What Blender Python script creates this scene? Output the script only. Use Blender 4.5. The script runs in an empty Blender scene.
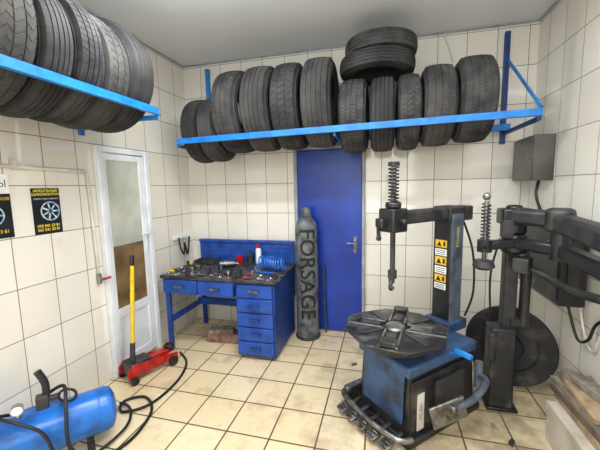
import bpy, bmesh, math, random
from mathutils import Vector, Matrix
random.seed(4)
rad=math.radians
scene=bpy.context.scene
COL=scene.collection
try:
    scene.view_settings.view_transform='Standard'
except Exception: pass

# ---------------------------------------------------------------- materials
def lin(c):
    return tuple((x/255/12.92 if x/255<=.04045 else ((x/255+.055)/1.055)**2.4) for x in c)+(1,)
def nd(nt,t,**k):
    n=nt.nodes.new(t)
    for a,b in k.items(): setattr(n,a,b)
    return n
def mat(name,c,rough=.5,metal=0,c2=None,scale=6,lo=.4,hi=.65,bump=0,bscale=60,spec=.5,coat=0):
    m=bpy.data.materials.new(name); m.use_nodes=True; nt=m.node_tree; b=nt.nodes['Principled BSDF']
    b.inputs['Roughness'].default_value=rough; b.inputs['Metallic'].default_value=metal
    b.inputs['Specular IOR Level'].default_value=spec
    if coat: b.inputs['Coat Weight'].default_value=coat
    if c2 is None: c2=tuple(x*.82 for x in c)
    tc=nd(nt,'ShaderNodeTexCoord'); no=nd(nt,'ShaderNodeTexNoise'); no.inputs['Scale'].default_value=scale; no.inputs['Detail'].default_value=6
    nt.links.new(tc.outputs['Object'],no.inputs['Vector'])
    mr=nd(nt,'ShaderNodeMapRange'); mr.inputs[1].default_value=lo; mr.inputs[2].default_value=hi
    nt.links.new(no.outputs['Fac'],mr.inputs[0])
    mx=nd(nt,'ShaderNodeMix',data_type='RGBA'); mx.inputs[6].default_value=lin(c); mx.inputs[7].default_value=lin(c2)
    nt.links.new(mr.outputs[0],mx.inputs[0]); nt.links.new(mx.outputs[2],b.inputs['Base Color'])
    if bump:
        n2=nd(nt,'ShaderNodeTexNoise'); n2.inputs['Scale'].default_value=bscale; nt.links.new(tc.outputs['Object'],n2.inputs['Vector'])
        bp=nd(nt,'ShaderNodeBump'); bp.inputs['Strength'].default_value=bump; bp.inputs['Distance'].default_value=.01
        nt.links.new(n2.outputs['Fac'],bp.inputs['Height']); nt.links.new(bp.outputs[0],b.inputs['Normal'])
    return m
def tilemat(name,axes,w,h,c1,c2,grout,mortar,rough,dirt,off=(0,0),dlo=.5,dhi=.8,bumpy=.4,dmax=.75,spot=None):
    m=bpy.data.materials.new(name); m.use_nodes=True; nt=m.node_tree; b=nt.nodes['Principled BSDF']
    g=nd(nt,'ShaderNodeNewGeometry'); s=nd(nt,'ShaderNodeSeparateXYZ'); nt.links.new(g.outputs['Position'],s.inputs[0])
    cb=nd(nt,'ShaderNodeCombineXYZ')
    for i,a in enumerate(axes):
        ad=nd(nt,'ShaderNodeMath',operation='ADD'); ad.inputs[1].default_value=off[i]+20*(w if i==0 else h)
        nt.links.new(s.outputs[a],ad.inputs[0]); nt.links.new(ad.outputs[0],cb.inputs[i])
    br=nd(nt,'ShaderNodeTexBrick',offset=0.0,squash=1.0)
    nt.links.new(cb.outputs[0],br.inputs['Vector'])
    br.inputs['Scale'].default_value=1; br.inputs['Brick Width'].default_value=w; br.inputs['Row Height'].default_value=h
    br.inputs['Mortar Size'].default_value=mortar; br.inputs['Mortar Smooth'].default_value=.15; br.inputs['Bias'].default_value=0
    br.inputs['Color1'].default_value=lin(c1); br.inputs['Color2'].default_value=lin(c2); br.inputs['Mortar'].default_value=lin(grout)
    no=nd(nt,'ShaderNodeTexNoise'); no.inputs['Scale'].default_value=3.1; no.inputs['Detail'].default_value=9; no.inputs['Roughness'].default_value=.68
    nt.links.new(g.outputs['Position'],no.inputs['Vector'])
    src=no.outputs['Fac']
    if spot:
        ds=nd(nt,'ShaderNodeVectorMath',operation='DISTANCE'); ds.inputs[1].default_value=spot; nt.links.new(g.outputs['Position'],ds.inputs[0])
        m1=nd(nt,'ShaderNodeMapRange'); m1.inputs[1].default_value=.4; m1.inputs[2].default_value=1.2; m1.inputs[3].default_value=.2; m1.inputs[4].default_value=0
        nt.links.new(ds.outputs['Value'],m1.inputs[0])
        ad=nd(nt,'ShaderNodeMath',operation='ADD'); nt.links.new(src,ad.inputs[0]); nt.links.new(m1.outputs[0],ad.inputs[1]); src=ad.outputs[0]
    mr=nd(nt,'ShaderNodeMapRange'); mr.inputs[1].default_value=dlo; mr.inputs[2].default_value=dhi; mr.inputs[4].default_value=dmax
    nt.links.new(src,mr.inputs[0])
    mx=nd(nt,'ShaderNodeMix',data_type='RGBA'); mx.inputs[7].default_value=lin(dirt)
    nt.links.new(mr.outputs[0],mx.inputs[0]); nt.links.new(br.outputs['Color'],mx.inputs[6]); nt.links.new(mx.outputs[2],b.inputs['Base Color'])
    rr=nd(nt,'ShaderNodeMapRange'); rr.inputs[3].default_value=rough; rr.inputs[4].default_value=.9
    nt.links.new(br.outputs['Fac'],rr.inputs[0]); nt.links.new(rr.outputs[0],b.inputs['Roughness'])
    n3=nd(nt,'ShaderNodeTexNoise'); n3.inputs['Scale'].default_value=6; nt.links.new(g.outputs['Position'],n3.inputs['Vector'])
    b2=nd(nt,'ShaderNodeBump'); b2.inputs['Strength'].default_value=.15; b2.inputs['Distance'].default_value=.01; nt.links.new(n3.outputs['Fac'],b2.inputs['Height'])
    bp=nd(nt,'ShaderNodeBump',invert=True); bp.inputs['Strength'].default_value=bumpy; bp.inputs['Distance'].default_value=.004
    nt.links.new(b2.outputs[0],bp.inputs['Normal'])
    nt.links.new(br.outputs['Fac'],bp.inputs['Height']); nt.links.new(bp.outputs[0],b.inputs['Normal'])
    b.inputs['Specular IOR Level'].default_value=.8
    return m

CT=((236,232,222),(227,222,210),(124,110,95))
M_back=tilemat('cream_wall_tile_back',('X','Z'),.25,.33,*CT,.003,.07,(200,188,166),off=(.03,.0),dlo=.56,dhi=1.0,bumpy=.25)
M_side=tilemat('cream_wall_tile_side',('Y','Z'),.25,.33,*CT,.003,.07,(200,188,166),off=(.05,.0),dlo=.56,dhi=1.0,bumpy=.25)
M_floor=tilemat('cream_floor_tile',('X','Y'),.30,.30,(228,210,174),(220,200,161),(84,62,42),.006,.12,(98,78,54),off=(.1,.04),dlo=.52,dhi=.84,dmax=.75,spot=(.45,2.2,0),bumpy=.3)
M_rubber=mat('tire_rubber',(42,42,44),.78,c2=(72,71,70),scale=5,lo=.35,hi=.7,bump=.25,bscale=90,spec=.3)
M_rubber2=mat('dusty_tire_rubber',(52,52,53),.85,c2=(90,88,85),scale=4,lo=.35,hi=.7,bump=.25,bscale=90,spec=.25)
M_rubber3=mat('grey_worn_tire_rubber',(46,46,49),.82,c2=(80,79,78),scale=7,lo=.35,hi=.65,bump=.25,bscale=90,spec=.25)
M_azure=mat('azure_blue_paint',(34,132,214),.4,c2=(26,106,184),scale=12)
M_navy=mat('navy_blue_paint',(30,66,128),.45,c2=(22,50,100),scale=9)
M_dblue=mat('blue_door_paint',(8,58,162),.34,c2=(6,44,134),scale=3)
M_frame=mat('door_frame_paint',(160,166,172),.5)
M_desk=mat('desk_blue_paint',(26,66,146),.42,c2=(16,44,106),scale=7)
M_deskd=mat('drawer_blue_paint',(30,80,172),.38,c2=(22,58,136),scale=9)
M_top=mat('greasy_worktop',(38,38,42),.4,c2=(78,74,72),scale=16,bump=.2)
M_white=mat('white_plastic',(236,240,246),.3,c2=(218,222,228),scale=4)
M_offwhite=mat('offwhite_paint',(220,218,210),.5,c2=(196,190,176),scale=6)
M_glass1=mat('pale_door_glass',(200,202,192),.1,c2=(172,176,164),scale=3)
M_glass2=mat('tan_lower_door_glass',(138,114,78),.15,c2=(98,80,52),scale=5)
M_steel=mat('worn_steel',(150,150,150),.35,.9,c2=(96,94,92),scale=20)
M_chrome=mat('chrome_tool_steel',(200,202,205),.2,1,c2=(150,150,152),scale=20)
M_black=mat('black_painted_metal',(24,25,29),.32,c2=(40,40,44),scale=9)
M_blackm=mat('matte_black_metal',(36,37,41),.5,c2=(62,61,60),scale=12,bump=.1)
M_dirtyb=mat('dirty_black_panel',(30,31,35),.5,c2=(90,84,76),scale=7,lo=.5,hi=.75,bump=.1)
M_red=mat('red_jack_paint',(200,28,26),.35,c2=(136,20,18),scale=16)
M_yel=mat('yellow_paint',(240,208,26),.4,c2=(220,184,20),scale=14)
M_comp=mat('compressor_blue',(22,106,196),.3,c2=(18,66,128),scale=9,lo=.45,hi=.75,bump=.06,bscale=25)
M_tc=mat('tire_changer_blue_grey',(60,92,136),.45,c2=(44,50,60),scale=7,lo=.42,hi=.68)
M_tcg=mat('column_grey_paint',(100,110,124),.38,c2=(68,76,88),scale=10)
M_gas=mat('grey_cylinder_paint',(108,112,114),.5,c2=(58,60,62),scale=12,bump=.12)
M_ink=mat('dark_lettering_paint',(20,22,26),.6)
M_hose=mat('black_hose_rubber',(20,20,22),.5)
M_wood=mat('old_pale_wood',(168,144,112),.75,c2=(112,96,76),scale=14,bump=.2)
M_wood2=mat('grey_weathered_wood',(140,130,118),.8,c2=(92,86,78),scale=14,bump=.2)
M_wood3=mat('dark_weathered_wood',(112,94,76),.8,c2=(76,66,56),scale=14,bump=.2)
M_carton=mat('pale_cream_box_card',(204,196,180),.6,c2=(168,158,140),scale=6)
M_pink=mat('dull_red_brick',(120,76,66),.85,c2=(150,124,110),scale=12,bump=.3)
M_box=mat('dark_grey_box_steel',(98,96,92),.32,.4,c2=(70,67,62),scale=3)
M_poster=mat('black_poster_print',(10,12,18),.35,c2=(22,28,40),scale=9)
M_bpic=mat('bluish_picture_print',(130,168,206),.4,c2=(230,240,250),scale=30)
M_label=mat('white_label_print',(246,246,246),.5,c2=(238,238,240))
M_yprint=mat('yellow_print',(240,222,50),.5)
M_sticker=mat('yellow_warning_sticker',(232,190,60),.5,c2=(222,174,44))
M_bluehose=mat('blue_coil_hose',(40,120,220),.3)
M_turn=mat('worn_turntable_steel',(44,44,48),.4,.4,c2=(118,118,115),scale=8,lo=.5,hi=.74,bump=.15,bscale=30)
def ceilmat():
    m=bpy.data.materials.new('pale_grey_ceiling_panels'); m.use_nodes=True; nt=m.node_tree; b=nt.nodes['Principled BSDF']
    g=nd(nt,'ShaderNodeNewGeometry'); w=nd(nt,'ShaderNodeTexWave',bands_direction='Y'); w.inputs['Scale'].default_value=1.26; w.inputs['Distortion'].default_value=0
    nt.links.new(g.outputs['Position'],w.inputs['Vector'])
    cr=nd(nt,'ShaderNodeValToRGB'); cr.color_ramp.elements[0].color=lin((218,222,225)); cr.color_ramp.elements[1].position=.012; cr.color_ramp.elements[1].color=lin((222,226,229))
    nt.links.new(w.outputs['Fac'],cr.inputs[0]); nt.links.new(cr.outputs[0],b.inputs['Base Color'])
    b.inputs['Roughness'].default_value=.25
    return m
M_ceil=ceilmat()
def emis(name,c,s):
    m=bpy.data.materials.new(name); m.use_nodes=True; b=m.node_tree.nodes['Principled BSDF']
    b.inputs['Emission Color'].default_value=c; b.inputs['Emission Strength'].default_value=s; return m
M_lamp=emis('lamp_tube_glow',(.97,.99,1,1),14)

# ---------------------------------------------------------------- builder
def basis(d):
    d=Vector(d).normalized(); a=Vector((0,0,1)) if abs(d.z)<.9 else Vector((1,0,0))
    x=a.cross(d).normalized(); y=d.cross(x); return x,y,d
def smooth(pts,n=6):
    pts=[Vector(p) for p in pts]; P=[pts[0]]+pts+[pts[-1]]; out=[]
    for i in range(1,len(P)-2):
        a,b,c,d=P[i-1],P[i],P[i+1],P[i+2]
        for k in range(n):
            t=k/n
            out.append(.5*((2*b)+(c-a)*t+(2*a-5*b+4*c-d)*t*t+(3*b-a-3*c+d)*t**3))
    out.append(pts[-1]); return out
class B:
    def __init__(s): s.v=[]; s.f=[]
    def add(s,v,f):
        o=len(s.v); s.v+=[Vector(x) for x in v]; s.f+=[tuple(i+o for i in q) for q in f]; return s
    def box(s,c,size,rz=0,rx=0,ry=0,taper=1):
        sx,sy,sz=[k/2 for k in size]; R=Matrix.Rotation(rz,3,'Z')@Matrix.Rotation(ry,3,'Y')@Matrix.Rotation(rx,3,'X'); v=[]
        for z in(-1,1):
            t=taper if z>0 else 1
            for x,y in((-1,-1),(1,-1),(1,1),(-1,1)): v.append(Vector(c)+R@Vector((x*sx*t,y*sy*t,z*sz)))
        return s.add(v,[(3,2,1,0),(4,5,6,7),(0,1,5,4),(1,2,6,5),(2,3,7,6),(3,0,4,7)])
    def bar(s,p0,p1,w,h,w1=None,h1=None):
        p0=Vector(p0);p1=Vector(p1); d=(p1-p0).normalized(); x=d.cross(Vector((0,0,1))).normalized(); y=x.cross(d); w1=w1 or w; h1=h1 or h
        v=[]
        for p,a,c in((p0,w,h),(p1,w1,h1)):
            for i,j in((-1,-1),(1,-1),(1,1),(-1,1)): v.append(p+x*i*a/2+y*j*c/2)
        return s.add(v,[(3,2,1,0),(4,5,6,7),(0,1,5,4),(1,2,6,5),(2,3,7,6),(3,0,4,7)])
    def b2(s,x0,x1,y0,y1,z0,z1): return s.box(((x0+x1)/2,(y0+y1)/2,(z0+z1)/2),(x1-x0,y1-y0,z1-z0))
    def cyl(s,p0,p1,r0,r1=None,n=24):
        r1=r0 if r1 is None else r1; p0=Vector(p0);p1=Vector(p1); x,y,d=basis(p1-p0); v=[]
        for p,r in((p0,r0),(p1,r1)):
            for i in range(n):
                a=2*math.pi*i/n; v.append(p+(x*math.cos(a)+y*math.sin(a))*r)
        f=[(i,(i+1)%n,n+(i+1)%n,n+i) for i in range(n)]+[tuple(range(n-1,-1,-1)),tuple(range(n,2*n))]
        return s.add(v,f)
    def lathe(s,prof,o,d,n=32,closed=False,ph=0):
        o=Vector(o); x,y,d=basis(d); v=[]; m=len(prof)
        for i in range(n):
            a=2*math.pi*i/n+ph; e=x*math.cos(a)+y*math.sin(a)
            for r,h in prof: v.append(o+e*r+d*h)
        f=[]; mm=m if closed else m-1
        for i in range(n):
            j=(i+1)%n
            for k in range(mm):
                k2=(k+1)%m; f.append((i*m+k,j*m+k,j*m+k2,i*m+k2))
        return s.add(v,f)
    def tube(s,pts,r,n=10,sm=6,flat=1):
        P=smooth(pts,sm) if sm else [Vector(p) for p in pts]; v=[]; L=len(P)
        t=(P[1]-P[0]).normalized(); x,y,_=basis(t)
        for i,p in enumerate(P):
            t2=(P[min(i+1,L-1)]-P[max(i-1,0)])
            if t2.length>1e-9: t2.normalize()
            else: t2=t
            x=(x-t2*x.dot(t2)).normalized(); y=t2.cross(x); t=t2
            rr=r if not isinstance(r,(list,tuple)) else r[0]+(r[1]-r[0])*i/(L-1)
            for k in range(n):
                a=2*math.pi*k/n; v.append(p+(x*math.cos(a)*flat+y*math.sin(a))*rr)
        f=[(i*n+k,i*n+(k+1)%n,(i+1)*n+(k+1)%n,(i+1)*n+k) for i in range(L-1) for k in range(n)]
        f+=[tuple(range(n-1,-1,-1)),tuple((L-1)*n+k for k in range(n))]
        return s.add(v,f)
    def sph(s,c,r,n=16,sc=(1,1,1)):
        c=Vector(c); v=[];m=n//2
        for j in range(m+1):
            th=math.pi*j/m
            for i in range(n):
                a=2*math.pi*i/n; v.append(c+Vector((math.sin(th)*math.cos(a)*sc[0],math.sin(th)*math.sin(a)*sc[1],math.cos(th)*sc[2]))*r)
        return s.add(v,[(j*n+i,(j+1)*n+i,(j+1)*n+(i+1)%n,j*n+(i+1)%n) for j in range(m) for i in range(n)])
    def torus(s,c,d,R,r,n=32,m=10):
        return s.lathe([(R+r*math.cos(2*math.pi*k/m),r*math.sin(2*math.pi*k/m)) for k in range(m)],c,d,n,True)
    def text(s,txt,size,fn,sub=0,bold=0):
        cu=bpy.data.curves.new('t','FONT'); cu.body=txt; cu.size=size; cu.align_x='CENTER'; cu.align_y='CENTER'; cu.offset=bold; cu.resolution_u=3
        ob=bpy.data.objects.new('t',cu); COL.objects.link(ob); bpy.context.view_layer.update()
        me=bpy.data.meshes.new_from_object(ob.evaluated_get(bpy.context.evaluated_depsgraph_get()))
        bm=bmesh.new(); bm.from_mesh(me); bmesh.ops.triangulate(bm,faces=bm.faces[:])
        for _ in range(sub): bmesh.ops.subdivide_edges(bm,edges=bm.edges[:],cuts=1,use_grid_fill=True)
        bm.verts.ensure_lookup_table(); bm.verts.index_update()
        s.add([fn(v.co.x,v.co.y) for v in bm.verts],[tuple(v.index for v in q.verts) for q in bm.faces])
        bm.free(); bpy.data.objects.remove(ob); bpy.data.curves.remove(cu); bpy.data.meshes.remove(me); return s
    def obj(s,name,m,root=None,local=False,bevel=0,label=None,cat=None,kind=None,group=None,plabel=None):
        Ri=Matrix.Identity(3)
        if root is not None:
            off=Vector((0,0,0)) if local else Vector(root['_o'])
            if not local: Ri=Matrix.Rotation(-root.rotation_euler[2],3,'Z')
        else:
            lo=[min(v[i] for v in s.v) for i in range(3)]; hi=[max(v[i] for v in s.v) for i in range(3)]
            off=Vector(((lo[0]+hi[0])/2,(lo[1]+hi[1])/2,lo[2]))
        me=bpy.data.meshes.new(name); me.from_pydata([Ri@(v-off) for v in s.v],[],s.f); me.validate()
        bm=bmesh.new(); bm.from_mesh(me); bmesh.ops.recalc_face_normals(bm,faces=bm.faces[:]); bm.to_mesh(me); bm.free()
        for q in me.polygons: q.use_smooth=True
        me.set_sharp_from_angle(angle=rad(36)); me.materials.append(m)
        o=bpy.data.objects.new(name,me); COL.objects.link(o)
        if root is not None: o.parent=root
        else:
            o.location=off; o['_o']=list(off)
        if bevel:
            md=o.modifiers.new('bevel','BEVEL'); md.width=bevel; md.segments=2; md.limit_method='ANGLE'; md.angle_limit=rad(40)
        tag(o,label or plabel,cat,kind,group); return o
def tag(o,label=None,cat=None,kind=None,group=None):
    if label: o['label']=label
    if cat: o['category']=cat
    if kind: o['kind']=kind
    if group: o['group']=group
def root(name,loc,label,cat,rz=0,group=None):
    e=bpy.data.objects.new(name,None); e.empty_display_size=.1; COL.objects.link(e); e.location=loc; e.rotation_euler[2]=rz; e['_o']=list(loc)
    tag(e,label,cat,None,group); return e

# ---------------------------------------------------------------- room shell
XL,XR,YB,YF,ZC=-2.25,1.29,3.4,-1.6,3.0
def st(name,m,*a): return B().b2(*a).obj(name,m,kind='structure')
st('floor',M_floor,XL-.12,XR+.12,YF-.12,YB+.12,-.1,0)
st('ceiling',M_ceil,XL-.12,XR+.12,YF-.12,YB+.12,ZC,ZC+.1)
st('wall_back',M_back,XL-.12,XR+.12,YB,YB+.12,0,ZC)
st('wall_left',M_side,XL-.12,XL,YF,YB,0,ZC)
st('wall_right',M_side,XR,XR+.12,YF,YB,0,ZC)
st('wall_front',M_back,XL-.12,XR+.12,YF-.12,YF,0,ZC)
b=B(); b.b2(XL,XR,YB-.015,YB-.001,ZC-.015,ZC-.001); b.obj('trim_1',M_frame,kind='structure')
b=B(); b.b2(XL+.001,XL+.015,YF,YB-.016,ZC-.015,ZC-.001); b.obj('trim_2',M_frame,kind='structure')
b=B(); b.b2(XR-.015,XR-.001,YF,YB-.016,ZC-.015,ZC-.001); b.obj('trim_3',M_frame,kind='structure')

# blue door on the back wall
d=root('door_1',(-.565,3.4,0),None,None); d['kind']='structure'
B().b2(-.905,-.225,3.365,3.397,.02,1.99).obj('door_leaf',M_dblue,d,bevel=.004)
b=B(); b.b2(-.945,-.908,3.35,3.398,0,2.03); b.b2(-.222,-.19,3.35,3.398,0,2.03); b.b2(-.908,-.222,3.35,3.398,1.993,2.03)
b.obj('door_frame',M_frame,d,bevel=.003)
b=B(); b.b2(-.305,-.275,3.357,3.365,.90,1.08); b.cyl((-.29,3.36,1.01),(-.29,3.32,1.01),.009); b.cyl((-.285,3.32,1.01),(-.37,3.32,1.01),.008); b.cyl((-.29,3.358,.93),(-.29,3.35,.93),.008)
b.obj('door_handle',M_steel,d,plabel='brushed steel lever handle')
# white glazed door on the left wall
d=root('door_2',(XL,2.37,0),None,None); d['kind']='structure'
x0=XL+.002
b=B(); b.b2(x0,x0+.05,2.09,2.14,0,1.97); b.b2(x0,x0+.05,2.61,2.66,0,1.97); b.b2(x0,x0+.05,2.14,2.61,1.92,1.97); b.obj('door_frame',M_white,d,bevel=.006)
b=B(); b.b2(x0,x0+.035,2.145,2.18,.03,1.915); b.b2(x0,x0+.035,2.54,2.605,.03,1.915); b.b2(x0,x0+.035,2.18,2.54,1.86,1.915); b.b2(x0,x0+.035,2.18,2.54,.5,.58); b.b2(x0,x0+.035,2.18,2.54,.03,.12)
b.obj('door_leaf',M_white,d,bevel=.005)
B().b2(x0,x0+.024,2.18,2.54,1.13,1.86).obj('door_glass',M_glass1,d)
B().b2(x0,x0+.024,2.18,2.54,.58,1.128).obj('door_glass',M_glass2,d)
B().b2(x0,x0+.022,2.18,2.54,.12,.5).obj('door_panel',M_white,d)
b=B(); b.b2(x0+.035,x0+.043,2.56,2.585,1.05,1.27); b.cyl((x0+.04,2.572,1.2),(x0+.08,2.572,1.2),.009); b.cyl((x0+.08,2.577,1.2),(x0+.08,2.47,1.2),.009)
b.obj('door_handle',M_white,d)

# ---------------------------------------------------------------- tires
def tire(R,W,kind=0,rb=None,wear=.004):
    w=W/2; rb=rb or R*.6; pr=[]
    side=[(rb,-w*.78),(rb+.012,-w*.86),(rb+(R-rb)*.3,-w*.98),(rb+(R-rb)*.45,-w),(rb+(R-rb)*.47,-w*.985),(rb+(R-rb)*.7,-w*.97),(R-.042,-w*.90),(R-.02,-w*.85)]
    for r,y in side: pr.append((r,y,-1))
    ribs=[4,5,3][kind]; tw=w*.80; g=.0035; gd=.006
    for k in range(ribs):
        a=-tw+2*tw*k/ribs+(g if k else 0); c=-tw+2*tw*(k+1)/ribs-(g if k<ribs-1 else 0)
        def cr(y): return R-.018*(abs(y)/w)**2.5
        if k: pr.append((cr(a)-gd,a-.001,-1))
        pr+= [(cr(a),a,k),(cr((a+c)/2),(a+c)/2,k),(cr(c),c,k)]
        if k<ribs-1: pr.append((cr(c)-gd,c+.001,-1))
    for r,y in reversed(side): pr.append((r,-y,-1))
    ri=R-.03
    for r,y in [(rb+.012,w*.7),(rb+(R-rb)*.5,w*.88),(ri,w*.7),(ri,0),(ri,-w*.7),(rb+(R-rb)*.5,-w*.88),(rb+.012,-w*.7)]: pr.append((r,y,-1))
    nb=[66,84,46][kind]; st=2*math.pi/nb; v=[]; m=len(pr); n=nb*4
    for i in range(n):
        blk=i//4; q=i%4; a=blk*st+[0,.80,.84,.97][q]*st
        low=q>=2
        for r,y,k in pr:
            aa=a
            if k>=0 or abs(y)<w*.84 and r>R*.9:
                if kind==0: aa+= st*.9*abs(y)/w
                elif kind==1: aa+= st*1.2*y/w
                else: aa+= st*.35*math.sin(9*y/w)
            rr=r-(wear if (low and k>=0) else 0)
            v.append((rr*math.cos(aa),y,rr*math.sin(aa)))
    f=[(i*m+k,((i+1)%n)*m+k,((i+1)%n)*m+(k+1)%m,i*m+(k+1)%m) for i in range(n) for k in range(m)]
    return v,f
def put_tire(R,W,kind,loc,rot,m,label,group,spin=0,wear=.004):
    v,f=tire(R,W,kind,wear=wear); Rm=Matrix.Rotation(spin,3,'Y')
    me=bpy.data.meshes.new('tire'); me.from_pydata([tuple(Rm@Vector(x)) for x in v],[],f)
    bm=bmesh.new(); bm.from_mesh(me); bmesh.ops.recalc_face_normals(bm,faces=bm.faces[:]); bm.to_mesh(me); bm.free()
    for q in me.polygons: q.use_smooth=True
    me.set_sharp_from_angle(angle=rad(35)); me.materials.append(m)
    o=bpy.data.objects.new('tire',me); COL.objects.link(o); o.location=loc; o.rotation_euler=rot; tag(o,label,'tire',None,group); return o
MR=[M_rubber,M_rubber2,M_rubber3]
YA,YC=2.705,3.295; yc=(YA+YC)/2; hf=(YC-YA)/2
def rz_(x): return 2.080+.047*(x+1.95)/3.05
bt=[(-1.785,.165,.31,0),(-1.61,.17,.312,1),(-1.385,.235,.382,2),(-1.11,.25,.385,1),(-.838,.235,.383,0),(-.56,.25,.387,1),(-.262,.225,.315,2),(-.02,.2,.313,0),(.185,.18,.313,2),(.41,.235,.325,1),(.68,.255,.335,2)]
for i,(x,w,R,mi) in enumerate(bt):
    z=rz_(x)+math.sqrt(R*R-hf*hf)+.001
    put_tire(R,w,[0,1,0,1,2,1,0,1,2,0,1][i],(x,yc,z),(0,0,rad(90)+random.uniform(-.02,.02)),MR[mi],
      "used black rubber car tire standing upright on the blue rack" if R>.32 else "smaller used black tire standing low between the blue rack rails","used tires on the long wall rack",random.random(),[.004,.001,.004,.002][(i*3)%4])
zt=rz_(-.02)+math.sqrt(.315**2-hf*hf)+.002+.315
put_tire(.315,.142,1,(-.075,2.97,zt+.074),(rad(90),0,.2),M_rubber,"black tire lying flat on top of upright tires","tires lying flat on top of the rack",0,.002)
put_tire(.30,.14,0,(-.045,2.98,zt+.074+.142),(rad(90),0,.9),M_rubber3,"black tire lying flat on another flat tire under the ceiling","tires lying flat on top of the rack",0)
XA,XC=-1.56,-2.18; xc=(XA+XC)/2; RL=2.183
lt=[(1.87,.195,.362,0),(1.665,.185,.350,1),(1.48,.16,.36,2),(1.305,.165,.353,0),(1.115,.185,.362,1),(.91,.195,.36,2),(.70,.195,.36,0)]
for i,(y,w,R,mi) in enumerate(lt):
    z=RL+math.sqrt(R*R-.31**2)+.001
    put_tire(R,w,(i+1)%3,(xc,y,z),(0,0,random.uniform(-.03,.03)),MR[mi],"used black rubber car tire standing upright on the side rack","used tires on the side wall rack",random.random(),[.001,.003,.002][i%3])

# racks
def rail(y0,y1,dz0,dz1,x0=-1.9,x1=1.075):
    v=[]
    for x in(x0,x1):
        z=rz_(x); v+=[(x,y0,z+dz0),(x,y1,z+dz0),(x,y1,z+dz1),(x,y0,z+dz1)]
    return v,[(0,1,2,3),(7,6,5,4)]+[(k,(k+1)%4,4+(k+1)%4,4+k) for k in range(4)]
r=root('tire_rack',(-.4,3.38,2.0),"long azure blue angle-iron tire rack fixed to the tiled wall",'tire rack')
b=B(); b.add(*rail(YA-.006,YA,-.055,0)); b.add(*rail(YA-.035,YA-.006,-.055,-.05)); b.obj('front_rail',M_azure,r)
b=B(); b.add(*rail(YC,YC+.006,-.055,0)); b.add(*rail(YC+.006,YC+.04,-.055,-.05)); b.obj('rear_rail',M_azure,r)
for xx,hw in((-1.89,.01),(-.405,.008),(1.06,.015)):
    z=rz_(xx)
    b=B(); b.b2(xx-hw,xx+hw,YA-.0,3.395,z-.083,z-.056); b.obj('support_arm',M_azure if xx<1 else M_navy,r)
for x,m in((-1.93,M_azure),(1.04,M_navy)):
    b=B(); b.b2(x-.02,x+.02,3.362,3.397,1.96,2.93); b.obj('wall_upright',m,r)
B().cyl((1.055,3.37,2.68),(1.068,YA-.003,rz_(1.07)+.006),.012,n=8).obj('diagonal_brace',M_azure,r)
r=root('tire_rack',(-1.9,1.3,2.1),"azure blue angle-iron tire rack on the tiled wall above the posters",'tire rack')
b=B(); b.b2(XA,XA+.006,.2,2.02,RL-.055,RL); b.b2(XA+.006,XA+.032,.2,2.02,RL-.055,RL-.05); b.obj('front_rail',M_azure,r)
b=B(); b.b2(XC-.006,XC,.2,2.02,RL-.055,RL); b.obj('rear_rail',M_azure,r)
for y in(.24,2.0): B().b2(XL+.005,XA+.004,y-.015,y+.015,RL-.085,RL-.056).obj('support_arm',M_azure,r)
for y in(.24,2.0): B().b2(XL+.003,XL+.03,y-.018,y+.018,2.03,2.8).obj('wall_upright',M_azure,r)

# ---------------------------------------------------------------- desk
r=root('workbench',(-1.5,3.0,0),"blue metal workbench with drawers and greasy tool-covered top",'workbench')
b=B(); b.b2(-2.12,-.92,2.6,3.32,.745,.775); b.obj('worktop',M_top,r,bevel=.004)
b=B(); b.b2(-2.1,-1.33,2.62,3.3,.70,.744)
b.obj('top_frame',M_desk,r,bevel=.003)
b=B(); b.b2(-1.33,-.95,2.64,3.28,.03,.744); b.obj('drawer_cabinet',M_desk,r,bevel=.004)
for i in range(5):
    z0=.05+i*.138
    dr=B().b2(-1.315,-.965,2.618,2.64,z0,z0+.126).obj('drawer',M_deskd,r,bevel=.004)
    b=B(); b.b2(-1.19,-1.09,2.598,2.606,z0+.055,z0+.08); b.b2(-1.19,-1.182,2.606,2.618,z0+.055,z0+.08); b.b2(-1.098,-1.09,2.606,2.618,z0+.055,z0+.08)
    me=b.obj('drawer_handle',M_steel if i==4 else M_desk,r); me.parent=dr
for x0_,x1_ in((-2.09,-1.72),(-1.71,-1.345)):
    dr=B().b2(x0_,x1_,2.602,2.62,.60,.735).obj('drawer',M_deskd,r,bevel=.004)
    b=B(); c=(x0_+x1_)/2; b.b2(c-.05,c+.05,2.585,2.592,.66,.68); b.b2(c-.05,c-.043,2.592,2.602,.66,.68); b.b2(c+.043,c+.05,2.592,2.602,.66,.68)
    me=b.obj('drawer_handle',M_steel,r); me.parent=dr
b=B(); b.b2(-2.09,-1.345,2.62,3.1,.60,.70); b.obj('drawer_box',M_desk,r)
for x,y in((-2.09,2.63),(-2.09,3.27)):
    B().b2(x,x+.045,y,y+.035,.0,.70).obj('leg',M_desk,r,bevel=.003)
B().b2(-2.09,-1.33,3.18,3.22,.28,.35).obj('cross_bar',M_deskd,r)
B().b2(-2.085,-2.05,2.66,3.18,.28,.33).obj('cross_bar',M_deskd,r)
b=B(); b.b2(-2.11,-.95,3.322,3.345,.40,1.02); b.b2(-2.11,-.95,3.30,3.322,.99,1.02); b.obj('back_panel',M_deskd,r,bevel=.003)
b=B()
for i in range(26):
    for j in range(3): b.cyl((-2.05+i*.042,3.3205,.83+j*.05),(-2.05+i*.042,3.3219,.83+j*.05),.006,n=8)
o=b.obj('pegboard_holes',M_ink,r); o['kind']='stuff'
B().box((-1.62,2.93,.05),(.36,.14,.1),rz=.12).obj('wood_block',M_pink,label="dull reddish wooden block lying on the floor under the bench",cat='block',bevel=.006)
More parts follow.
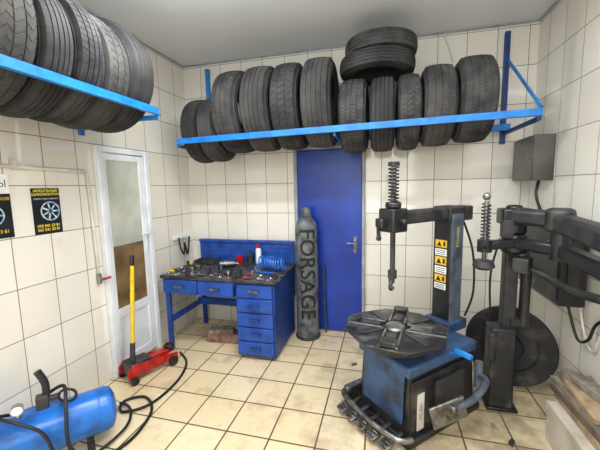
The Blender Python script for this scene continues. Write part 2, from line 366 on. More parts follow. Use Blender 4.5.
B().box((-1.64,2.90,.125),(.26,.1,.045),rz=.2).obj('wood_block',M_wood2,label="short grey board lying on a reddish block",cat='block',bevel=.004)

# tools
ZT=.775
def wrench(L):
    b=B(); b.box((0,0,.005),(L*.8,.014,.007)); b.torus((-L/2+.005,0,.006),(0,0,1),.012,.005,16,6)
    v=[];n=12
    for z in(.001,.011):
        for k in range(n+1):
            a=rad(40)+rad(280)*k/n; v.append((L/2-.0+.018*math.cos(a),.018*math.sin(a),z))
        for k in range(n+1):
            a=rad(40)+rad(280)*(n-k)/n; v.append((L/2+.002+.008*math.cos(a),.008*math.sin(a),z))
    m=2*(n+1); f=[(k,(k+1)%m,m+(k+1)%m,m+k) for k in range(m)]+[(k,k+1,m-2-k,m-1-k) for k in range(n)]+[(m+m-1-k,m+m-2-k,m+k+1,m+k) for k in range(n)]
    b.add(v,f); return b
def driver(L):
    b=B(); b.cyl((-L*.0,0,.014),(L*.55,0,.012),.0035,n=8); h=B(); h.lathe([(0,-L*.45),(.011,-L*.44),(.014,-L*.3),(.010,-L*.15),(.013,-.01),(.006,0),(0,0)],(0,0,.0145),(1,0,0),12); return b,h
def place(o,x,y,rz,z=ZT): o.location=(x,y,z+.001); o.rotation_euler[2]=rz
cells=[(-2.035+ i*.12,2.632+j*.045) for i in range(10) for j in range(13)]
random.shuffle(cells)
skip=lambda x,y:(x>-1.34 and y>2.80) or (x<-1.72 and y>3.05) or (-1.80<x<-1.40 and y>2.84) or y>3.16
cells=[c for c in cells if not skip(*c)]
k=0
GR='hand tools on the workbench'
for n_ in range(22):
    x,y=cells[k];k+=1; L=random.uniform(.09,.11)
    o=wrench(L).obj('wrench',M_chrome if n_%4 else M_steel,label="steel combination wrench lying on the workbench",cat='wrench',group=GR); place(o,x,y,random.uniform(-.1,.1))
for n_ in range(8):
    x,y=cells[k];k+=1; bb,h=driver(.11); col=[M_red,M_black,M_yel][n_%3]
    e=root('screwdriver',(x,y,ZT+.001),"screwdriver with %s handle on the workbench"%['red','black','yellow'][n_%3],'screwdriver',random.uniform(-.08,.08),GR)
    bb.obj('blade',M_chrome,e,local=True); h.obj('handle',col,e,local=True)
for n_ in range(16):
    x,y=cells[k];k+=1; b=B(); b.lathe([(0,0),(.013,0),(.014,.03),(.016,.032),(.016,.055),(.009,.055),(.009,.03),(0,.03)],(0,0,0),(0,0,1),16)
    o=b.obj('socket',M_chrome if n_%2 else M_blackm,label="steel impact socket standing on the workbench",cat='socket',group=GR); place(o,x+random.uniform(-.03,.03),y,0)
for n_ in range(12):
    if k>=len(cells): break
    x,y=cells[k];k+=1; b=B(); b.cyl((-.02,0,.012),(-.008,0,.012),.012,n=6); b.cyl((-.008,0,.012),(.04,0,.009),.006,n=10)
    o=b.obj('bolt',M_steel if n_%3 else M_blackm,label="short steel bolt lying on the workbench",cat='bolt',group=GR); place(o,x,y,random.uniform(-.3,.3))
for n_ in range(3):
    if k>=len(cells): break
    x,y=cells[k];k+=1
    e=root('pliers',(x,y,ZT+.001),"pliers with %s handles on the workbench"%['black','red'][n_%2],'pliers',random.uniform(-.1,.1),GR)
    for s in(-1,1):
        B().tube([(-.055,s*.013,.008),(-.03,s*.014,.008),(0,s*.003,.008)],.006).obj('handle',M_red if n_%2 else M_black,e,local=True)
    b=B(); b.cyl((0,0,.002),(0,0,.016),.011,n=12); b.box((.022,.004,.009),(.04,.007,.01),rz=-.1); b.box((.022,-.004,.009),(.04,.007,.01),rz=.1); b.obj('jaw',M_steel,e,local=True)
e=root('parts_tray',(-1.93,3.17,ZT+.001),"dark metal tray holding small parts on the workbench",'tray')
b=B(); b.box((0,0,.004),(.24,.16,.006)); 
for sx in(-.118,.118): b.box((sx,0,.02),(.005,.16,.036))
for sy in(-.078,.078): b.box((0,sy,.02),(.24,.005,.036))
b.obj('tray_body',M_blackm,e,local=True)
b=B(); pts=[]
NT=10*10
for i in range(NT):
    t=i/NT; a=t*10*2*math.pi
    cx=-1.23+.27*t; cy=3.0+.03*math.sin(t*6); pts.append((cx,cy+.062*math.cos(a),ZT+.070+.062*math.sin(a)))
b.tube(pts,.007,6,1); b.tube([(-1.23,3.06,ZT+.06),(-1.27,2.98,ZT+.02),(-1.2,2.87,ZT+.010),(-1.02,2.85,ZT+.010)],.007,8)
b.obj('coiled_air_hose',M_bluehose,label="bright blue coiled air hose lying on the workbench",cat='hose')
e=root('spray_can',(-1.34,3.25,ZT+.001),"white spray can with red cap on the workbench",'spray can')
b=B(); b.lathe([(0,0),(.032,0),(.032,.15),(.02,.17),(0,.17)],(0,0,0),(0,0,1),20); b.obj('can_body',M_white,e,local=True)
b=B(); b.lathe([(.02,.17),(.022,.17),(.022,.21),(.015,.215),(0,.215)],(0,0,0),(0,0,1),16); b.obj('can_cap',M_red,e,local=True)
b=B(); b.lathe([(0,0),(.04,0),(.042,.01),(.042,.075),(.044,.08),(.036,.08),(.036,.01),(0,.01)],(-1.55,3.22,ZT+.001),(0,0,1),20); b.obj('tin',M_red,label="small red open tin on the workbench",cat='tin')
b=B(); b.lathe([(0,0),(.035,0),(.037,.01),(.037,.09),(.012,.12),(.012,.14),(0,.14)],(-1.44,3.24,ZT+.001),(0,0,1),20); b.obj('bottle',M_blackm,label="small dark bottle on the workbench",cat='bottle')
e=root('impact_wrench',(-1.60,3.02,ZT+.001),"grey and black air impact wrench lying on the workbench",'impact wrench',.3)
b=B(); b.cyl((-.08,0,.036),(.05,0,.036),.034,n=20); b.cyl((.05,0,.036),(.09,0,.036),.03,.014,n=20); b.obj('motor_housing',M_steel,e,local=True)
b=B(); b.box((-.05,-.08,.025),(.04,.12,.035),rz=-.15); b.obj('grip',M_black,e,local=True,bevel=.008)
B().cyl((.09,0,.036),(.115,0,.036),.008,n=6).obj('anvil',M_chrome,e,local=True)

# ---------------------------------------------------------------- gas cylinder
e=root('gas_cylinder',(-.78,3.21,0),"tall grey gas cylinder with dark painted lettering against the wall",'gas cylinder')
cx,cy,R=-.78,3.21,.118
b=B(); b.lathe([(0,.01),(R*.8,0),(R,.03),(R,1.14),(R*.97,1.19),(R*.8,1.25),(R*.45,1.30),(.04,1.31),(.04,1.34),(0,1.34)],(cx,cy,0),(0,0,1),40); b.obj('cylinder_body',M_gas,e)
b=B(); b.lathe([(.045,1.29),(.052,1.295),(.048,1.37),(.03,1.395),(0,1.40)],(cx,cy,0),(0,0,1),24); b.obj('valve_cap',M_gas,e)
face=math.atan2(-cy,-cx)
def onc(tx,ty):
    a=face+ty/R; rr=R+.0015; return (cx+rr*math.cos(a),cy+rr*math.sin(a),.71-tx)
B().text('FORSAGE',.225,onc,sub=3,bold=.003).obj('painted_lettering',M_ink,e)
B().torus((cx,cy,.02),(0,0,1),R+.004,.012).obj('foot_ring',M_blackm,e)
b=B(); b.tube([(-.6,3.31,.02),(-.615,3.31,.3),(-.62,3.31,.75)],.012)
b.obj('pry_bar',M_steel,label="thin steel pry bar leaning beside the gas cylinder",cat='pry bar')

# ---------------------------------------------------------------- left wall fixtures
e=root('water_pipe',(XL+.02,1.2,.93),"thin white water pipe with a red tap on the tiled wall",'pipe')
b=B(); b.tube([(XL+.02,.2,1.80),(XL+.02,1.99,1.757),(XL+.02,2.01,1.74),(XL+.02,2.03,.95)],.011,sm=0)
b.obj('pipe_run',M_offwhite,e)
b=B(); b.cyl((XL+.02,2.03,.94),(XL+.02,2.03,.86),.018,n=12); b.cyl((XL+.02,2.03,.9),(XL+.07,2.03,.9),.012,n=12); b.obj('tap_body',M_steel,e)
b=B(); b.box((XL+.075,2.05,.9),(.012,.08,.018)); b.obj('tap_handle',M_red,e,bevel=.003)
for y in(.8,1.5): B().b2(XL+.001,XL+.034,y-.012,y+.012,1.75,1.82).obj('pipe_clip',M_offwhite,e)
XP=XL+.004
def onw(yc_,zc_): return lambda tx,ty:(XP+.001,yc_+tx,zc_+ty)
e=root('poster',(XL+.002,1.69,1.32),"black advertising poster with alloy wheel and yellow phone number",'poster')
B().b2(XL+.001,XP,1.595,1.785,1.32,1.632).obj('poster_sheet',M_poster,e)
B().text('МОБИЛЬНЫЙ\nШИНОМОНТАЖ',.024,onw(1.69,1.602),bold=.0006).obj('poster_text',M_yprint,e)
B().text('РЕМОНТ ШИН И ДИСКОВ',.013,onw(1.69,1.56)).obj('poster_text',M_label,e)
B().text('093 541 53 81\n063 541 53 81',.0265,onw(1.69,1.362),bold=.0008).obj('poster_text',M_yprint,e)
def wheelpic(y,z,R_,n=7):
    b=B(); b.lathe([(R_-.008,0),(R_-.008,.002),(R_,.002),(R_,0)],(XP,y,z),(1,0,0),28); b.lathe([(0,.002),(R_*.2,.002),(R_*.2,0)],(XP,y,z),(1,0,0),16)
    for k in range(n):
        a=k*2*math.pi/n; b.box((XP+.001,y+math.cos(a)*R_*.45,z+math.sin(a)*R_*.45),(.002,R_*.85,.010),rx=a)
    b.obj('wheel_picture',M_bpic,e)
wheelpic(1.71,1.475,.066)
e=root('poster',(XL+.002,1.33,1.33),"black and white advertising poster with yellow lettering",'poster')
B().b2(XL+.001,XP,1.2,1.472,1.33,1.6).obj('poster_sheet',M_poster,e)
B().b2(XL+.001,XP,1.2,1.472,1.602,1.72).obj('poster_header',M_label,e)
B().text('РЕМОНТ ДИСКОВ',.026,onw(1.35,1.57)).obj('poster_text',M_yprint,e)
B().text('093 541 53 81',.03,onw(1.36,1.37)).obj('poster_text',M_yprint,e)
B().text('ШИНЫ',.06,onw(1.36,1.66)).obj('poster_text',M_ink,e)
wheelpic(1.37,1.47,.06,5)

# ---------------------------------------------------------------- floor jack
e=root('floor_jack',(-2.01,2.25,0),"red hydraulic floor jack with upright yellow handle beside the white door",'floor jack',rad(68))
for s in(-1,1):
    b=B()
    b.add([(-.22,s*.075,.05),(.24,s*.06,.05),(.24,s*.06,.10),(.05,s*.07,.135),(-.18,s*.075,.16),(-.22,s*.075,.11),
           (-.22,s*.088,.05),(.24,s*.073,.05),(.24,s*.073,.10),(.05,s*.083,.135),(-.18,s*.088,.16),(-.22,s*.088,.11)],
          [(0,1,2,3,4,5),(11,10,9,8,7,6)]+[(i,(i+1)%6,6+(i+1)%6,6+i) for i in range(6)])
    b.obj('jack_side_plate',M_red,e,local=True,bevel=.003)
b=B(); b.box((-.10,0,.11),(.20,.148,.10)); b.obj('hydraulic_body',M_black,e,local=True,bevel=.006)
b=B(); b.box((.10,0,.12),(.26,.07,.04),ry=-.06); b.obj('lift_arm',M_red,e,local=True,bevel=.004)
b=B(); b.cyl((.20,0,.13),(.20,0,.165),.05,n=20); b.torus((.20,0,.165),(0,0,1),.038,.009); b.obj('saddle',M_black,e,local=True)
for x,y,rr in((-.18,-.105,.034),(-.18,.105,.034),(.18,-.09,.042),(.18,.09,.042)):
    B().cyl((x,y-.014,rr),(x,y+.014,rr),rr,n=20).obj('caster',M_black,e,local=True)
hx=lambda t:-.14+.07*t
B().cyl((hx(0),0,.14),(hx(.2),0,.32),.024,.020,n=16).obj('handle_socket',M_blackm,e,local=True)
B().cyl((hx(.2),0,.32),(hx(.9),0,.98),.016,n=16).obj('handle_tube',M_yel,e,local=True)
B().cyl((hx(.9),0,.98),(hx(1),0,1.07),.018,n=16).obj('handle_grip',M_black,e,local=True)

# ---------------------------------------------------------------- compressor
e=root('air_compressor',(-1.92,1.34,0),"blue horizontal air tank with gauge and black hoses on the floor",'air compressor',math.atan2(.78,.62))
r0=.135;L=.28
prof=[(0,-L-.05)]+[(r0*math.sin(t),-L+ -.05*math.cos(t)) for t in (.4,.8,1.2)]+[(r0,-L+.01),(r0,L-.01)]+[(r0*math.sin(t),L+.05*math.cos(t)) for t in (1.2,.8,.4)]+[(0,L+.05)]
ZK=.195
B().lathe(prof,(0,0,ZK),(1,0,0),36).obj('air_tank',M_comp,e,local=True)
for x in(-.23,.23): B().torus((x,0,ZK),(1,0,0),r0,.004,36).obj('weld_band',M_comp,e,local=True)
b=B(); b.cyl((.32,0,ZK),(.345,0,ZK),.02,n=6); b.cyl((.31,.05,ZK+.04),(.335,.05,ZK+.04),.012,n=6); b.obj('end_plug',M_chrome,e,local=True)
for x in(-.17,.17):
    b=B(); b.box((x,0,.05),(.04,.2,.02)); 
    for s in(-.08,.08): b.box((x,s,.045),(.04,.03,.09))
    b.obj('tank_foot',M_black,e,local=True)
b=B(); b.box((-.06,0,ZK+r0),(.2,.09,.02)); b.obj('saddle_plate',M_comp,e,local=True)
b=B(); b.box((-.04,0,.375),(.06,.06,.08)); b.box((.01,0,.38),(.06,.03,.03)); b.obj('pressure_switch',M_blackm,e,local=True,bevel=.006)
b=B(); b.tube([(-.02,.01,.40),(-.02,.01,.48),(-.05,.02,.56)],.02); b.obj('carry_handle',M_black,e,local=True)
b=B(); b.cyl((-.15,-.03,.32),(-.15,-.03,.37),.01,n=10); b.cyl((-.15,-.045,.39),(-.15,-.015,.39),.03,n=24); b.obj('gauge_housing',M_chrome,e,local=True)
B().cyl((-.15,-.047,.39),(-.15,-.0455,.39),.025,n=24).obj('gauge_dial',M_label,e,local=True)
b=B(); b.torus((.08,-.02,.375),(.3,1,.2),.045,.008,32,8); b.obj('valve_ring',M_black,e,local=True)
b=B(); b.tube([(-1.95,1.35,.40),(-1.86,1.38,.44),(-1.76,1.30,.35),(-1.70,1.26,.16),(-1.62,1.36,.03),(-1.56,1.55,.013),(-1.62,1.8,.013),(-1.78,1.92,.013),(-1.9,1.84,.013),(-1.82,1.74,.013),(-1.68,1.86,.013),(-1.66,2.15,.013),(-1.75,2.42,.013),(-1.93,2.58,.013)],.010)
b.obj('air_hose',M_hose,e)
b=B(); b.tube([(-2.05,1.20,.35),(-2.01,1.12,.40),(-1.91,1.14,.37),(-1.81,1.20,.28),(-1.73,1.22,.1),(-1.69,1.32,.03),(-1.66,1.6,.03),(-1.80,1.78,.03),(-2.04,1.80,.012),(-2.14,1.7,.012),(-2.16,1.5,.012)],.009)
b.obj('air_hose',M_hose,e)

# ---------------------------------------------------------------- tire changer
T=root('tire_changer',(.24,2.3,0),"blue-grey tire changing machine with round turntable and swing arm",'tire changer',rad(-45))
def tp(b,name,m,bev=0,par=None,lab=None):
    o=b.obj(name,m,T,local=True,bevel=bev,plabel=lab)
    if par: o.parent=par
    return o
b=B(); b.box((0,.0,.24),(.45,.68,.40),taper=.94); tp(b,'body',M_black,.012)
b=B(); b.box((0,-.338,.28),(.36,.012,.32),rx=-.045); tp(b,'front_panel',M_tc,.004)
b=B(); b.box((0,0,.475),(.46,.70,.07)); tp(b,'top_deck',M_tc,.015)
b=B(); b.box((.222,-.02,.25),(.012,.60,.32)); tp(b,'side_panel',M_dirtyb,.004)
b=B(); b.box((.231,-.24,.20),(.006,.06,.24)); tp(b,'rating_plate',M_offwhite,0)
b=B(); b.text('TC 322',.035,lambda tx,ty:(.2347,-.24-ty,.2+tx)); tp(b,'plate_text',M_ink)
b=B(); b.box((0,0,.025),(.51,.74,.05)); tp(b,'base_frame',M_black,.01)
TX,TY=.015,-.24
b=B(); b.cyl((TX,TY,.51),(TX,TY,.56),.12,.16,n=32); b.cyl((TX,TY,.56),(TX,TY,.63),.20,.24,n=32); tp(b,'turntable_hub',M_blackm)
b=B(); b.lathe([(0,.63),(.28,.63),(.33,.645),(.34,.662),(.325,.672),(.10,.672),(.095,.662),(0,.662)],(TX,TY,0),(0,0,1),8,ph=rad(10))
tt=tp(b,'turntable',M_turn)
for k in range(4):
    a=rad(35+90*k); c,s_=math.cos(a),math.sin(a)
    b=B()
    for sgn in(-1,1): b.box((TX+.19*c-sgn*.05*s_,TY+.19*s_+sgn*.05*c,.677),(.24,.012,.01),rz=a)
    tp(b,'slide_rail',M_steel,.002)
    b=B(); b.box((TX+.20*c,TY+.20*s_,.678),(.21,.06,.012),rz=a); b.box((TX+.275*c,TY+.275*s_,.69),(.07,.095,.028),rz=a); b.box((TX+.24*c,TY+.24*s_,.703),(.03,.055,.01),rz=a)
    tp(b,'clamp_jaw',M_turn,.003)
    a=rad(80+90*k); c,s_=math.cos(a),math.sin(a)
    b=B(); b.box((TX+.19*c,TY+.19*s_,.6745),(.19,.022,.006),rz=a); tp(b,'turntable_slot',M_black)
b=B(); b.lathe([(0,.672),(.07,.672),(.06,.685),(.02,.69),(0,.69)],(TX,TY,0),(0,0,1),20); tp(b,'turntable_boss',M_steel)
b=B(); b.tube([(-.30,-.36,.09),(-.29,-.44,.10),(-.12,-.47,.10),(.1,-.47,.10),(.24,-.44,.10),(.27,-.36,.09)],.018); tp(b,'pedal_guard',M_steel)
b=B(); b.box((-.29,-.20,.08),(.05,.44,.12)); tp(b,'side_guard',M_steel,.01)
for x in(-.22,-.12,-.02,.08,.18):
    b=B(); b.box((x,-.40,.055),(.025,.12,.015),rx=.15); b.box((x,-.485,.05),(.07,.085,.02),rx=.25); 
    for q in range(3): b.box((x,-.51+q*.025,.064+q*.006),(.065,.008,.01))
    tp(b,'pedal',M_steel,.004)
CX=-.045
b=B(); b.box((CX,.37,.95),(.15,.14,.90)); tp(b,'column',M_black,.012)
b=B(); b.box((CX+.077,.37,.97),(.008,.128,.84)); tp(b,'column_side_panel',M_tcg,.002)
b=B(); b.box((CX,.37,.545),(.22,.22,.08)); tp(b,'column_foot',M_tc,.01)
for i,(z,h,m_) in enumerate([(1.165,.055,M_sticker),(1.10,.05,M_label),(1.035,.06,M_sticker),(.965,.055,M_label),(.90,.055,M_sticker),(.84,.045,M_label)]):
    b=B(); b.box((CX-.005,.2985,z),(.095,.003,h)); tp(b,'warning_sticker',m_)
    b=B()
    if i%2==0: b.add([(CX-.04,.296,z-h*.35),(CX+.002,.296,z-h*.35),(CX-.019,.296,z+h*.35)],[(0,1,2)]); b.box((CX+.022,.2965,z),(.016,.001,h*.6))
    else:
        for q in range(3): b.box((CX-.005,.2965,z+(q-1)*h*.27),(.075,.001,.005))
    tp(b,'sticker_symbol',M_ink,0)
b=B(); b.text('POWER',.045,lambda tx,ty:(CX+.0825,.37-ty,1.22+tx)); tp(b,'column_lettering',M_yprint)
b=B(); b.bar((.0,-.26,1.395),(CX,.57,1.395),.105,.085); b.box((CX,.37,1.385),(.15,.18,.12)); b.box((CX,.54,1.385),(.12,.09,.11)); tp(b,'swing_arm',M_blackm,.012)
b=B(); b.box((0,-.26,1.385),(.13,.13,.15)); b.cyl((0,-.26,1.46),(0,-.26,1.50),.05,n=20); b.cyl((.06,-.26,1.38),(.11,-.26,1.38),.02,n=16); b.box((-.02,-.34,1.37),(.06,.06,.06)); tp(b,'arm_head',M_black,.01)
b=B(); b.tube([(-.05,-.28,1.38),(-.08,-.30,1.38),(-.085,-.305,1.33),(-.08,-.305,1.27)],.012); b.sph((-.08,-.305,1.26),.018); tp(b,'lock_handle',M_black)
b=B(); b.cyl((0,-.26,1.02),(0,-.26,1.74),.017,n=6); tp(b,'hex_shaft',M_blackm)
pts=[(.030*math.cos(a*.6),-.26+.030*math.sin(a*.6),1.5+a*.00205) for a in range(0,108)]
b=B(); b.tube(pts,.005,6,1); b.cyl((0,-.26,1.725),(0,-.26,1.75),.036,n=20); tp(b,'return_spring',M_black)
b=B(); b.box((0,-.26,1.03),(.04,.045,.06)); b.tube([(0,-.26,1.0),(.005,-.28,.965),(.035,-.31,.95),(.08,-.34,.975)],.013); b.box((-.015,-.25,.985),(.035,.028,.04),rz=.5); tp(b,'mount_head',M_blackm,.004)
b=B(); b.tube([(.0,.47,1.35),(.06,.52,1.1),(.09,.5,.8),(.05,.47,.6)],.008); tp(b,'air_line',M_hose)
b=B(); b.tube([(.25,.34,.26),(.34,.28,.28),(.38,.08,.26),(.36,-.08,.24)],.022); b.cyl((.25,.34,.18),(.25,.34,.36),.028,n=16); tp(b,'bead_breaker_arm',M_tcg)
b=B(); b.box((.325,-.10,.2),(.022,.24,.15),rz=-.35,rx=.25); b.box((.35,-.08,.24),(.05,.08,.05)); tp(b,'bead_breaker_blade',M_steel,.008)
b=B(); b.box((.246,.02,.24),(.03,.28,.26)); tp(b,'rubber_pad',M_blackm,.006)
b=B(); b.cyl((.22,.05,.49),(.32,.02,.54),.014,n=12); b.box((.33,.02,.55),(.11,.035,.025)); tp(b,'bead_breaker_lever',M_azure,.004)

# ---------------------------------------------------------------- helper arm
Hh=root('tire_helper_arm',(.84,2.48,0),"black pneumatic tire helper arm stand with jointed folding arms",'helper arm')
def hp(b,name,m,bev=0): return b.obj(name,m,Hh,bevel=bev)
b=B(); b.box((.82,2.48,.012),(.20,.22,.024)); hp(b,'base_plate',M_black,.006)
b=B(); b.box((.81,2.46,.31),(.16,.16,.58),taper=.92); b.box((.74,2.41,.47),(.05,.08,.2)); hp(b,'lower_column',M_dirtyb,.012)
b=B(); b.box((.853,2.48,.92),(.085,.085,.78)); hp(b,'post',M_blackm,.01)
b=B(); b.cyl((.86,2.48,1.26),(.86,2.48,1.42),.078,n=28); b.box((.86,2.46,1.38),(.19,.15,.11)); b.cyl((.86,2.48,1.42),(.86,2.48,1.455),.05,n=20); hp(b,'pivot_housing',M_black,.015)
b=B(); b.bar((.80,2.47,1.385),(1.02,2.25,1.38),.10,.105); b.bar((1.01,2.30,1.375),(1.055,1.65,1.305),.105,.105,.125,.125); b.cyl((1.02,2.24,1.30),(1.02,2.24,1.45),.075,n=28); hp(b,'upper_arm',M_blackm,.026)
b=B(); b.bar((.63,2.35,1.19),(.86,2.42,1.205),.07,.06); b.cyl((.86,2.46,1.13),(.86,2.46,1.26),.075,n=24); b.bar((.86,2.42,1.205),(1.03,2.2,1.2),.08,.075); b.bar((1.03,2.24,1.2),(1.07,1.65,1.15),.08,.08,.10,.095); hp(b,'lower_arm',M_black,.016)
B().cyl((1.02,2.22,1.14),(1.02,2.22,1.31),.05,n=24).obj('arm_joint',M_black,Hh)
b=B(); b.box((.90,2.40,1.06),(.09,.12,.10),rz=-.6); b.box((.80,2.41,1.30),(.07,.06,.12)); hp(b,'arm_bracket',M_blackm,.006)
b=B(); b.tube([(.88,2.46,1.06),(1.02,2.36,1.0),(1.07,2.16,.97),(1.08,1.8,1.02)],.024,12); hp(b,'brace_tube',M_blackm)
b=B(); b.cyl((.655,2.36,1.04),(.655,2.36,1.49),.014,n=12); b.sph((.655,2.36,1.52),.026); hp(b,'roller_rod',M_steel)
b=B(); b.tube([(.655+.026*math.cos(a*.6),2.36+.026*math.sin(a*.6),1.23+a*.0022) for a in range(0,110)],.005,6,1); hp(b,'rod_spring',M_black)
b=B(); b.cyl((.655,2.36,1.15),(.655,2.36,1.23),.045,n=24); b.cyl((.655,2.31,1.19),(.60,2.28,1.19),.01,n=10); b.obj('rod_clamp',M_black,Hh)
b=B(); b.lathe([(0,0),(.045,0),(.07,.02),(.055,.06),(0,.06)],(.655,2.36,1.03),(0,0,1),24); hp(b,'press_roller',M_blackm)
b=B(); b.tube([(.79,2.5,1.22),(.75,2.53,.95),(.77,2.55,.62)],.007); hp(b,'air_line',M_hose)
b=B(); b.cyl((.94,2.44,.62),(.94,2.44,1.08),.032,n=20); b.cyl((.94,2.44,1.08),(.935,2.44,1.2),.012,n=12); b.box((.91,2.45,.64),(.1,.06,.05)); hp(b,'air_cylinder',M_black,.003)
# round plate
Nn=Vector((-.42,-.9,0.1)).normalized()
e=root('round_steel_plate',(1.0,2.78,0),"large dark round steel wheel plate standing behind the helper arm",'wheel plate')
C=Vector((.97,2.74,.335))
b=B(); b.lathe([(0,-.02),(.28,-.02),(.305,0),(.31,.03),(.295,.04),(.20,.03),(.18,.045),(.10,.045),(.09,.07),(0,.07)],C,Nn,48); b.obj('plate_disc',M_dirtyb,e)
B().torus(C+Nn*.038,Nn,.297,.003,48).obj('plate_ring',M_blackm,e)
b=B(); b.b2(.92,1.1,2.76,2.98,0,.02); b.b2(.98,1.04,2.82,2.9,.02,.35); b.obj('plate_stand',M_black,e)

# ---------------------------------------------------------------- right wall items
e=root('electrical_box',(1.22,3.15,1.6),"dark grey steel electrical box mounted on the tiled wall corner",'electrical box')
b=B(); b.b2(1.14,1.288,2.97,3.37,1.62,1.98); b.obj('box_body',M_box,e,bevel=.006)
b=B(); b.b2(1.132,1.14,2.98,3.36,1.63,1.97); d_=b.obj('box_door',M_box,e,bevel=.002)
b=B(); b.cyl((1.132,3.01,1.8),(1.12,3.01,1.8),.012,n=12); b.obj('box_lock',M_steel,e)
B().tube([(1.24,3.1,1.62),(1.22,3.08,1.5),(1.25,3.05,1.37)],.012,8).obj('cable',M_hose,e)
e=root('control_box',(1.2,2.6,.78),"black steel control cabinet fixed to the tiled wall",'control box')
b=B(); b.b2(1.10,1.25,2.36,3.0,.80,1.34); b.obj('cabinet_body',M_black,e,bevel=.008)
b=B(); b.b2(1.092,1.10,2.385,2.975,.83,1.31); b.obj('cabinet_door',M_blackm,e,bevel=.003)
B().b2(1.25,1.289,2.45,2.9,.85,1.3).obj('cabinet_bracket',M_blackm,e)
b=B(); b.box((1.17,2.352,1.08),(.07,.012,.3)); b.obj('side_handle',M_blackm,e,bevel=.004)
b=B(); b.cyl((1.092,2.5,1.2),(1.08,2.5,1.2),.018,n=16); b.obj('control_knob',M_steel,e)
B().tube([(1.2,2.46,.80),(1.22,2.42,.66),(1.23,2.36,.58),(1.25,2.3,.62),(1.265,2.25,.75),(1.278,2.0,.9)],.009,8).obj('cable',M_hose,e)
B().tube([(1.24,2.4,.80),(1.265,2.36,.6),(1.27,2.28,.56),(1.272,2.2,.8),(1.275,2.18,1.2)],.007,8).obj('cable',M_offwhite,e)
B().tube([(.52,3.38,2.98),(.56,3.37,2.85),(.60,3.37,2.72)],.006,8).obj('cable',M_offwhite,label="thin white cable hanging from the ceiling",cat='cable')
B().b2(1.2855,1.2895,2.0,2.14,1.42,1.48).obj('paper_label',M_label,label="white paper label stuck on the tiled wall",cat='label')
e=root('wall_hook',(-2.2,3.3,1.0),"small hook rail with hanging cables in the wall corner",'hook rail')
B().b2(-2.245,-2.215,3.0,3.3,1.05,1.09).obj('hook_rail',M_white,e,bevel=.003)
b=B(); b.tube([(-2.2,3.05,1.07),(-2.18,3.05,.95),(-2.19,3.12,.88),(-2.2,3.15,1.0),(-2.2,3.2,.86),(-2.2,3.25,1.06)],.01); b.obj('hanging_cable',M_hose,e)

# wood stack on a pale box
e=root('storage_box',(1.14,1.92,0),"pale cream box standing on the floor under stacked boards",'box')
B().b2(1.0,1.27,1.5,2.18,.001,.24).obj('box_body',M_carton,e,bevel=.006)
B().b2(.995,1.275,1.495,2.185,.205,.25).obj('box_lid',M_carton,e,bevel=.004)
def plank(c,size,m,rz,lab):
    b=B(); b.box(c,size,rz=rz); b.obj('wood_board',m,label=lab,cat='board',bevel=.003,group='boards stacked by the wall')
z=.252
plank((1.20,1.92,z+.0225),(.09,.62,.045),M_wood2,.02,"grey weathered board lying on the pale box")
plank((1.095,1.94,z+.0225),(.08,.60,.045),M_wood,-.015,"pale narrow board lying on the pale box")
z=.298
plank((1.15,1.96,z+.02),(.20,.6,.04),M_wood3,.04,"wide dark board in the loose stack")
z=.339
plank((1.20,1.95,z+.0225),(.08,.58,.045),M_wood2,-.02,"grey board in the loose stack")
plank((1.09,2.00,z+.02),(.08,.52,.04),M_wood2,.05,"pale board in the loose stack")
z=.385
plank((1.14,2.02,z+.015),(.17,.44,.03),M_wood,-.09,"short pale board on top of the stack")
plank((1.15,2.05,z+.031+.02),(.08,.36,.04),M_wood2,.22,"short grey stick on top of the stack")
# small debris on the floor near the machine
for (x,y,m,rz) in [(.66,1.95,M_wood3,.4),(.78,2.08,M_blackm,1.1),(.72,2.2,M_wood2,2.0),(.88,2.02,M_blackm,.2),(-.25,2.75,M_wood3,.8),(.62,2.75,M_blackm,.5)]:
    b=B(); b.add([(-.035,-.01,0),(.03,-.016,0),(.04,.008,0),(-.01,.02,0),(-.03,-.006,.010),(.024,-.01,.014),(.03,.006,.012),(-.008,.014,.010)],[(3,2,1,0),(4,5,6,7),(0,1,5,4),(1,2,6,5),(2,3,7,6),(3,0,4,7)])
    o=b.obj('debris_scrap',m,label="small scrap of debris lying on the dirty floor tiles",cat='scrap',group='scraps on the floor'); o.location=(x,y,.001); o.rotation_euler[2]=rz

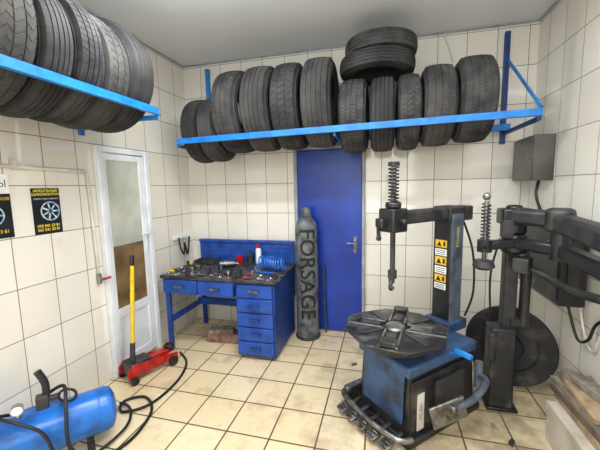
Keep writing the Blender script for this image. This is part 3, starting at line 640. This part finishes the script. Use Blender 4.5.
# ---------------------------------------------------------------- lamps and added fill lights
def area(n,loc,sx,sy,p,rot=(0,0,0),c=(.96,.985,1)):
    l=bpy.data.lights.new(n,'AREA'); l.shape='RECTANGLE'; l.size=sx; l.size_y=sy; l.energy=p; l.color=c
    o=bpy.data.objects.new(n,l); COL.objects.link(o); o.location=loc; o.rotation_euler=rot
def lamp(x,y,L,p,u):
    e=root('ceiling_lamp',(x,y,2.999),"white tube ceiling lamp fitting",'ceiling lamp')
    B().box((x,y,2.985),(L,.08,.025)).obj('lamp_housing',M_white,e,bevel=.006)
    b=B()
    for s in(-1,1): b.box((x+s*(L/2-.02),y,2.94),(.03,.05,.07))
    b.obj('lamp_holder',M_white,e)
    B().cyl((x-L/2+.03,y,2.925),(x+L/2-.03,y,2.925),.014,n=16).obj('lamp_tube',M_lamp,e)
    area('lamp_and_fill_light',(x,y,2.905),L*.95,.1,p)
    if u: area('lamp_and_fill_light',(x,y,2.76),L*.95,.3,u,(rad(180),0,0))  # unseen upward fill added below the tube to brighten the ceiling
lamp(-.95,1.62,1.1,33,20); lamp(.45,1.2,1.0,25,10); lamp(-.5,-.2,1.2,32,6)
w=bpy.data.worlds.new('world'); scene.world=w; w.use_nodes=True; w.node_tree.nodes['Background'].inputs[0].default_value=(.8,.85,.9,1); w.node_tree.nodes['Background'].inputs[1].default_value=.3
area('front_fill_light',(-.4,YF+.05,1.7),2.2,1.6,36,(rad(90),0,0),(.93,.97,1))  # unseen fill added along the front wall, which has no window

# ---------------------------------------------------------------- camera
cam=bpy.data.cameras.new('camera'); co=bpy.data.objects.new('camera',cam); COL.objects.link(co); scene.camera=co
cam.sensor_width=36; cam.lens=320/600*36; cam.clip_start=.02
p=rad(6.8); ps=rad(14.8)
fw=Vector((-math.sin(ps)*math.cos(p),math.cos(ps)*math.cos(p),-math.sin(p)))
rt=Vector((math.cos(ps),math.sin(ps),0)); up=rt.cross(fw)
a=-.02
rt2=rt*math.cos(a)+up*math.sin(a); up2=-rt*math.sin(a)+up*math.cos(a)
M=Matrix((rt2,up2,-fw)).transposed().to_4x4(); M.translation=(0,0,1.607); co.matrix_world=M
for o in bpy.data.objects:
    if '_o' in o: del o['_o']
